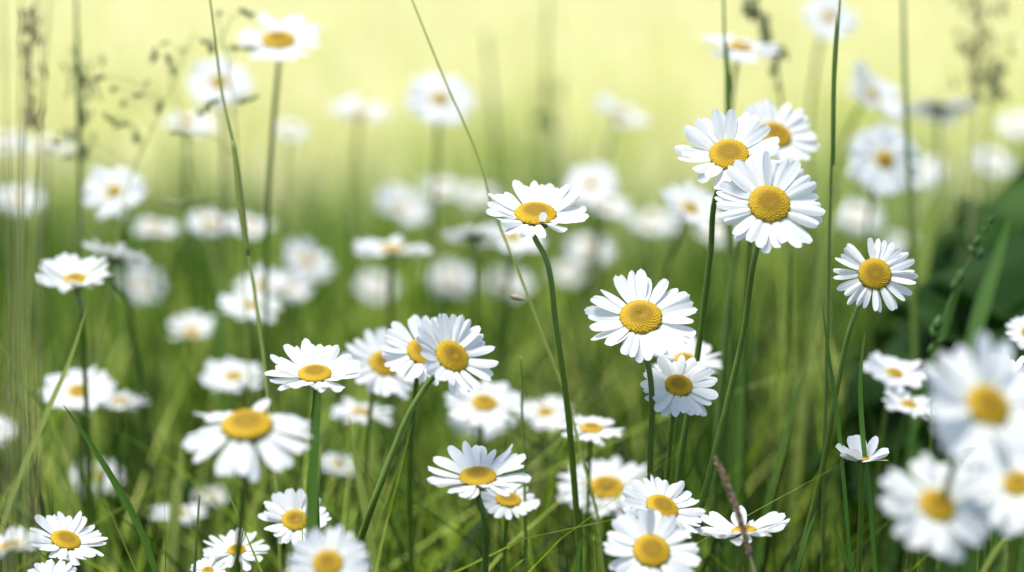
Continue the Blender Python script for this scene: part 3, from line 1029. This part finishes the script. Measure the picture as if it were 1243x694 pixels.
def panicle(label, stem, d, spikes, w=2.5, sm='pale_stalk', sd='seed', name='grass_panicle'):
    """culm with a loose seed head: spikes (x, y, length px, width px, angle) hang from fine branches"""
    pts = px_path(stem, d)
    pts.append(to_ground(pts[-2], pts[-1]))
    root, base = grass_root(name, label, pts, 'seeding grass')
    path = [p - base for p in smooth_path(pts, 8)]
    n = len(path)
    r = w / 2 / FPX * d
    b = MB()
    b.tube(path, [r * (0.4 + 0.7 * i / (n - 1)) for i in range(n)], 6)
    link('culm', b.mesh('culm', M[sm]), root)
    hb = MB()
    low = base.z + min(P(0, q[1], d).z for q in spikes) - .02
    axis = [p for p in path if p.z > low]
    hb.tube(axis, r * .5, 5)
    for (sx, sy, L, W, ang) in spikes:
        dd = d + random.uniform(-.012, .012)
        p = P(sx, sy, dd) - base
        a = R_(ang)
        ax = camdir(math.cos(a), math.sin(a), random.uniform(-.2, .2))
        hb.lens(p, ax, L / FPX * d, W / FPX * d, 6)
        # branch from the culm a little lower down
        cand = [q for q in path[: n - 6] if q.z < p.z + .01] or path[:1]
        q = min(cand, key=lambda t: (t - p).length + .6 * abs(t.z - p.z + .015))
        md = (p + q) / 2 + Vector((0, 0, .006))
        hb.tube(smooth_path([q, md, p], 4), r * .28, 4)
    link('seed_head', hb.mesh('seed_head', M[sd]), root)
    return root


def rnd_spikes(n, box, L, W, ang=(60, 120)):
    """loose spikelets filling a pixel box, denser low"""
    return [(random.triangular(box[0], box[2]), random.uniform(box[1], box[3]), L * random.uniform(.7, 1.2), W * random.uniform(.8, 1.2), random.uniform(*ang)) for _ in range(n)]


stalk('thin yellow-green stalk leaning from the top edge down past the folded-petal daisy', [(497, -8), (536, 88), (585, 206), (597, 250), (626, 322), (655, 398), (690, 490)], 1.2, 3.6, seeds=[(628, 361, 18, 6, -15)])
stalk('bent pale grass stalk with a swollen sheath, crossing the hazy orange-disc daisy', [(254, -8), (262, 55), (268, 105), (284, 180), (292, 250), (305, 330), (321, 440)], 1.2, 4.5, sheath=(.42, .70, 1.9))
stalk('upright dark green stalk with a close-pressed leaf, between tall pair and hazy daisies', [(1020, -8), (1013, 110), (1008, 230), (1004, 400)], 1.18, 4.5, 'stem', leaf=([(1016, 12), (1013, 80), (1011, 200)], 8))
stalk('tall blurred stalk in front of the hazy open daisy', [(1096, -8), (1098, 90), (1102, 190), (1108, 300)], 1.45, 8, 'stem')
stalk('dark upright stalk rising over the hazy edge-on daisy', [(878, -8), (880, 60), (884, 130), (886, 260)], 1.3, 5, 'stem', leaf=([(882, 50), (884, 110), (886, 180)], 12))
stalk('short fine stalk tip standing alone beside the soft round daisy', [(632, 432), (633, 480), (636, 560)], 1.2, 4, 'stem')
stalk('fine upright stalk tip beside the small low flat daisy', [(242, 600), (239, 650), (236, 690)], 1.08, 4, 'stem')
stalk('slender straight stalk standing below the frontmost low daisy', [(721, 652), (724, 690)], 1.06, 4, 'stem')
stalk('faint tall stalk rising into the pale field', [(665, -8), (662, 120), (660, 260)], 2.2, 7)
stalk('faint stalk between two hazy daisies in the pale field', [(590, 40), (600, 160), (606, 260)], 2.3, 7, 'stem')
stalk('thin leaning stalk among the veiled daisies', [(205, 70), (230, 200), (262, 330)], 1.7, 4)
stalk('dark stem standing by the slanting stem of the soft daisy', [(897, 285), (884, 370), (874, 470)], 1.3, 9, 'stem')
# tall blurred stalks along one side
for i, (lab, x0, x1, dd, ww, mm) in enumerate([
    ('outermost tall straw-coloured stalk, brownish, at the picture edge', 4, 12, .88, 4, 'straw'),
    ('tall straw stalk second from the picture edge', 26, 22, .9, 4, 'pale_stalk'),
    ('tall yellow-green stalk third from the picture edge, leaning', 62, 34, .92, 4, 'pale_stalk'),
    ('tall thin stalk fourth from the picture edge, most upright', 50, 47, .9, 3, 'straw'),
    ('tall soft green stalk beside the straw ones, standing clear of them', 92, 99, 1.45, 6, 'stem'),
]):
    stalk(lab, [(x0, -10), ((x0 + x1) / 2, 180), (x1, 380), (x1 - 3, 560)], dd, ww, mm)

blade('long sharp green blade curving down from a fine tip, lowest in its corner', [(76, 490), (108, 535), (143, 590), (170, 640), (190, 694)], 1.1, 13, face=(1, .5, .4))
blade('pale blade slanting down across the stem of the cupped daisy', [(106, 372), (84, 440), (58, 500), (32, 560), (6, 632)], 1.2, 12, 'pale_blade')
blade('thin yellowish blade crossing behind the pale slanting one', [(-4, 410), (40, 480), (72, 545), (92, 620)], 1.3, 9, 'pale_blade')
blade('wide upright green blade before the small ragged daisy', [(386, 470), (383, 530), (380, 590), (378, 650)], 1.02, 20, face=(1, 0, .3), fold=.1)
blade('broad pale blade beside the arching stem', [(424, 505), (433, 560), (445, 620), (456, 694)], 1.22, 15, 'pale_blade')
blade('thin sharp-tipped blade beside the stem of the sparse daisy', [(998, 366), (1006, 430), (1016, 500), (1026, 600)], 1.12, 7)
blade('thin blade with blunt tip standing beside the soft white twins', [(1050, 402), (1045, 450), (1047, 520), (1056, 600)], 1.12, 8)
blade('short blade tip rising beside the daisy crossed by a brown spike', [(990, 622), (976, 660), (966, 694)], 1.1, 8)
blade('short blade leaning at the bottom beside the small half-opened daisy', [(1008, 628), (1020, 660), (1034, 694)], 1.1, 8)
blade('short dark blade at the foot of the flat wide daisy', [(705, 652), (700, 694)], 1.07, 7)
blade('glowing yellow-green blade behind the drooping daisy', [(222, 540), (216, 590), (210, 660)], 1.35, 22, 'pale_blade', fold=.05)
blade('bright upright blade behind the stem of the side-turned daisy', [(446, 470), (448, 520), (452, 580)], 1.5, 24, 'pale_blade', fold=.05)
blade('deep green upright blade by the cluster on the bent stalk', [(268, 320), (266, 400), (272, 500)], 1.6, 18, fold=.1)
blade('broad soft blade standing between tall pair and sparse daisy', [(915, 330), (905, 430), (895, 560)], 1.5, 18, fold=.1)
blade('soft blade arching below the hazy open daisy', [(1045, 215), (1020, 245), (1004, 290), (990, 380)], 1.5, 16, 'pale_blade')
blade('green blade slanting low behind the stems of the tall pair', [(975, 440), (955, 520), (930, 620)], 1.35, 10)
blade('blurred blade sweeping low beneath the foreground daisies', [(1240, 640), (1215, 660), (1190, 700)], 1.0, 8, 'pale_blade')

# brown flowering spike across a daisy
def spike(label, pix, d, w):
    pts = px_path(pix, d)
    pts.append(to_ground(pts[-2], pts[-1]))
    root, base = grass_root('grass_spike', label, pts, 'grass spike')
    path = [p - base for p in smooth_path(pts, 10)]
    n = len(path)
    b = MB()
    b.tube(path, [1.6 / FPX * d] * n, 7)
    link('culm', b.mesh('culm', M['straw']), root)
    hb = MB()
    k = 0
    for i in range(int(n * .72)):
        t = (path[min(i + 1, n - 1)] - path[max(i - 1, 0)]).normalized()
        for j in range(3):
            a = k * 2.4
            k += 1
            sd = Vector((math.cos(a), math.sin(a), 0))
            sd = (sd - t * sd.dot(t)).normalized()
            wv = w * (.55 if i < 3 else 1)
            hb.lens(path[i] + sd * wv * .28 / FPX * d - t * random.uniform(0, .002), -t + sd * .45, wv * 1.25 / FPX * d, wv * .52 / FPX * d, 5)
    link('seed_head', hb.mesh('seed_head', M['brown_seed']), root)


spike('narrow brown seed spike leaning across the side-seen daisy', [(870, 559), (880, 582), (893, 615), (904, 650), (917, 700)], 1.03, 8)

# seeding grasses
panicle('delicate seeding grass with dark dangling spikelets above the hazy round daisy', [(236, 38), (214, 92), (192, 140), (160, 212), (140, 300)], 1.42,
        [(187, 66, 22, 9, 80), (204, 70, 18, 8, 110), (200, 52, 12, 5, 20), (210, 84, 14, 7, 95), (120, 94, 16, 9, 200), (138, 107, 12, 7, 40), (168, 115, 18, 8, 10), (150, 124, 12, 7, 60), (193, 128, 18, 8, 85),
         (135, 145, 16, 8, 150), (145, 152, 18, 7, 20), (165, 166, 16, 9, 80), (128, 140, 12, 6, 120), (152, 150, 12, 6, -20), (100, 92, 12, 6, 160), (82, 190, 16, 6, 200), (68, 172, 14, 6, 160), (222, 60, 10, 5, 60), (178, 100, 9, 5, 50)])
panicle('seeding grass whose feathery spikelets hang beside the bent pale stalk', [(264, 20), (276, 70), (284, 130), (290, 230), (296, 340)], 1.38,
        [(266, 16, 12, 6, 10), (298, 14, 20, 8, -25), (305, 18, 12, 6, 30), (256, 56, 20, 9, 100), (247, 50, 14, 6, 150), (286, 58, 16, 7, 0), (302, 58, 18, 7, 10), (252, 128, 20, 9, 70), (242, 136, 16, 7, 110), (262, 122, 14, 7, 30), (296, 122, 20, 7, 15), (308, 118, 16, 6, 25), (214, 160, 18, 6, 5), (226, 162, 18, 6, -10), (212, 246, 30, 6, -15), (232, 243, 28, 6, 10), (246, 240, 20, 5, 20)])
panicle('tall brownish plume of grass at the corner above the veiled daisies', [(46, -20), (38, 60), (30, 140), (26, 300)], 1.45, rnd_spikes(40, (18, -5, 62, 150), 22, 5), 5, 'straw', 'straw')
panicle('soft feathery grass plume beside the brown plume', [(95, 40), (97, 140), (99, 240), (102, 380)], 1.5, rnd_spikes(40, (68, 60, 128, 190), 16, 4), 4, 'pale_stalk', 'seed')
panicle('dark drooping seed head hanging from the top edge near the tall pair', [(904, -10), (918, 20), (934, 52), (944, 92), (950, 150), (956, 300)], 1.5, rnd_spikes(18, (900, -5, 922, 20), 18, 8, (40, 140)) + rnd_spikes(16, (920, 20, 942, 60), 18, 8) + rnd_spikes(10, (936, 60, 956, 104), 16, 7), 4, 'stem', 'seed')
panicle('brownish loose plume of grass high near the picture edge', [(1190, -10), (1186, 70), (1182, 160), (1178, 280)], 1.65, rnd_spikes(44, (1140, -8, 1232, 120), 16, 5), 4, 'straw', 'straw')
panicle('small dark seed head behind the brownish plume', [(1206, 70), (1203, 110), (1196, 200)], 1.7, rnd_spikes(18, (1178, 80, 1232, 118), 16, 7, (0, 180)), 4, 'stem', 'seed')
panicle('green budding spike leaning before the dark leaves', [(1204, 262), (1188, 295), (1166, 335), (1150, 372), (1136, 430), (1132, 500)], 1.26,
        [(1203, 266, 13, 7, 60), (1196, 278, 13, 7, 40), (1186, 292, 15, 8, 70), (1180, 304, 16, 10, 120), (1190, 308, 16, 9, 70), (1164, 336, 22, 12, 65), (1158, 346, 16, 9, 80), (1138, 392, 22, 13, 70), (1133, 404, 18, 11, 110), (1130, 424, 15, 9, 80), (1142, 414, 12, 7, 40)], 3, 'stem', 'leaf')
panicle('faint far grass head leaning in the pale field', [(690, 90), (660, 150), (640, 220)], 2.4, rnd_spikes(16, (648, 100, 690, 170), 16, 5), 4)


# ------------------------------------------------------------------ dark broad-leaved plant at the side
def dock_leaf(L, W, bend, seed):
    rr = random.Random(seed)
    b = MB()
    nu, nv = 17, 9
    rows, uvs = [], []
    for i in range(nu):
        t = i / (nu - 1)
        w = W * .5 * (math.sin(math.pi * min(1, (t * .93 + .07)) ** .8) ** .8) * (1 + .06 * math.sin(t * 21 + rr.uniform(0, 1))) + .002
        row, uv = [], []
        for j in range(nv):
            v = -1 + 2 * j / (nv - 1)
            row.append(Vector((t * L, v * w, -bend * L * t * t + abs(v) * w * .28 + .006 * math.sin(t * 17 + v * 3))))
            uv.append((t, (v + 1) / 2))
        rows.append(row)
        uvs.append(uv)
    b.grid(rows, uvs)
    return b.mesh('leaf', M['dark_leaf'])


def leafy_plant(label, x, d, specs):
    g = P(x, 400, d)
    root = empty('dock_plant', (g.x, g.y, 0), label, 'leafy plant')
    for k, (px, py, dd, L, W, az, el, bend) in enumerate(specs):
        tip = P(px + 4, py - 28, dd) - Vector((g.x, g.y, 0))
        st = Vector((random.uniform(-.02, .02), random.uniform(-.02, .02), 0))
        a = Vector((math.cos(R_(az)) * math.cos(R_(el)), math.sin(R_(az)) * math.cos(R_(el)), math.sin(R_(el))))
        foot = tip - a * L
        q = a.to_track_quat('X', 'Z')
        link('leaf', dock_leaf(L, W, bend, k), root, Matrix.Translation(foot) @ q.to_matrix().to_4x4())
        b = MB()
        pth = smooth_path([st, (st + foot) / 2 + Vector((0, 0, .03)), foot, foot + a * L * .25], 6)
        b.tube(pth, .0028, 7)
        link('stalk', b.mesh('stalk', M['stem']), root)


leafy_plant('dark green plant with big broad leaves, shade put into their colour, beside the sparse daisy', 1255, 1.75, [
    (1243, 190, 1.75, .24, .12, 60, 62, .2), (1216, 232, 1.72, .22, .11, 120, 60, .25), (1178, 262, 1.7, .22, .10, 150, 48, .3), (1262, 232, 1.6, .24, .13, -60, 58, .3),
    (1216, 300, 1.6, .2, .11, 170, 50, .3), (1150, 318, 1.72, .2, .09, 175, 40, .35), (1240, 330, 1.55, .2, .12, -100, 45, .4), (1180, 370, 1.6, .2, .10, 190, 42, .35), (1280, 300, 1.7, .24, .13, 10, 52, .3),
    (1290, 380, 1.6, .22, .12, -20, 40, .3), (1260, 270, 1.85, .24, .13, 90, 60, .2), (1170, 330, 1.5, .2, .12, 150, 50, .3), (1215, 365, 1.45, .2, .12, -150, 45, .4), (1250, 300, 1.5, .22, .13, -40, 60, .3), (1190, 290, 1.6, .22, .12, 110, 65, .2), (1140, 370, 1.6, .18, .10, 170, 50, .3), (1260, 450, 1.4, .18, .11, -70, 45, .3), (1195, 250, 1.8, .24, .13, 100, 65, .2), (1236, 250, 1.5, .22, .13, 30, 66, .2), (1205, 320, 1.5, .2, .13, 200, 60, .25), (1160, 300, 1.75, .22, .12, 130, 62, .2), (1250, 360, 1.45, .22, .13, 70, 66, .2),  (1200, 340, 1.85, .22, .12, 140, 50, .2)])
blade('wide grey-green blurred blade leaning before the dark leaves', [(1226, 262), (1212, 310), (1196, 360), (1182, 410), (1172, 470)], 1.42, 24, 'leaf', fold=.05)
blade('broad yellow-green blurred leaf slanting up beside the sparse daisy', [(1142, 222), (1130, 270), (1116, 330), (1104, 410)], 1.6, 26, 'pale_blade', fold=.05)
blade('blurred green blade standing before the dark leaves at their edge', [(1112, 232), (1106, 290), (1098, 360), (1090, 440)], 1.75, 18, 'pale_blade', fold=.05)
blade('thin blade leaning across the dark leaves', [(1168, 330), (1150, 390), (1128, 450), (1110, 520)], 1.4, 10)
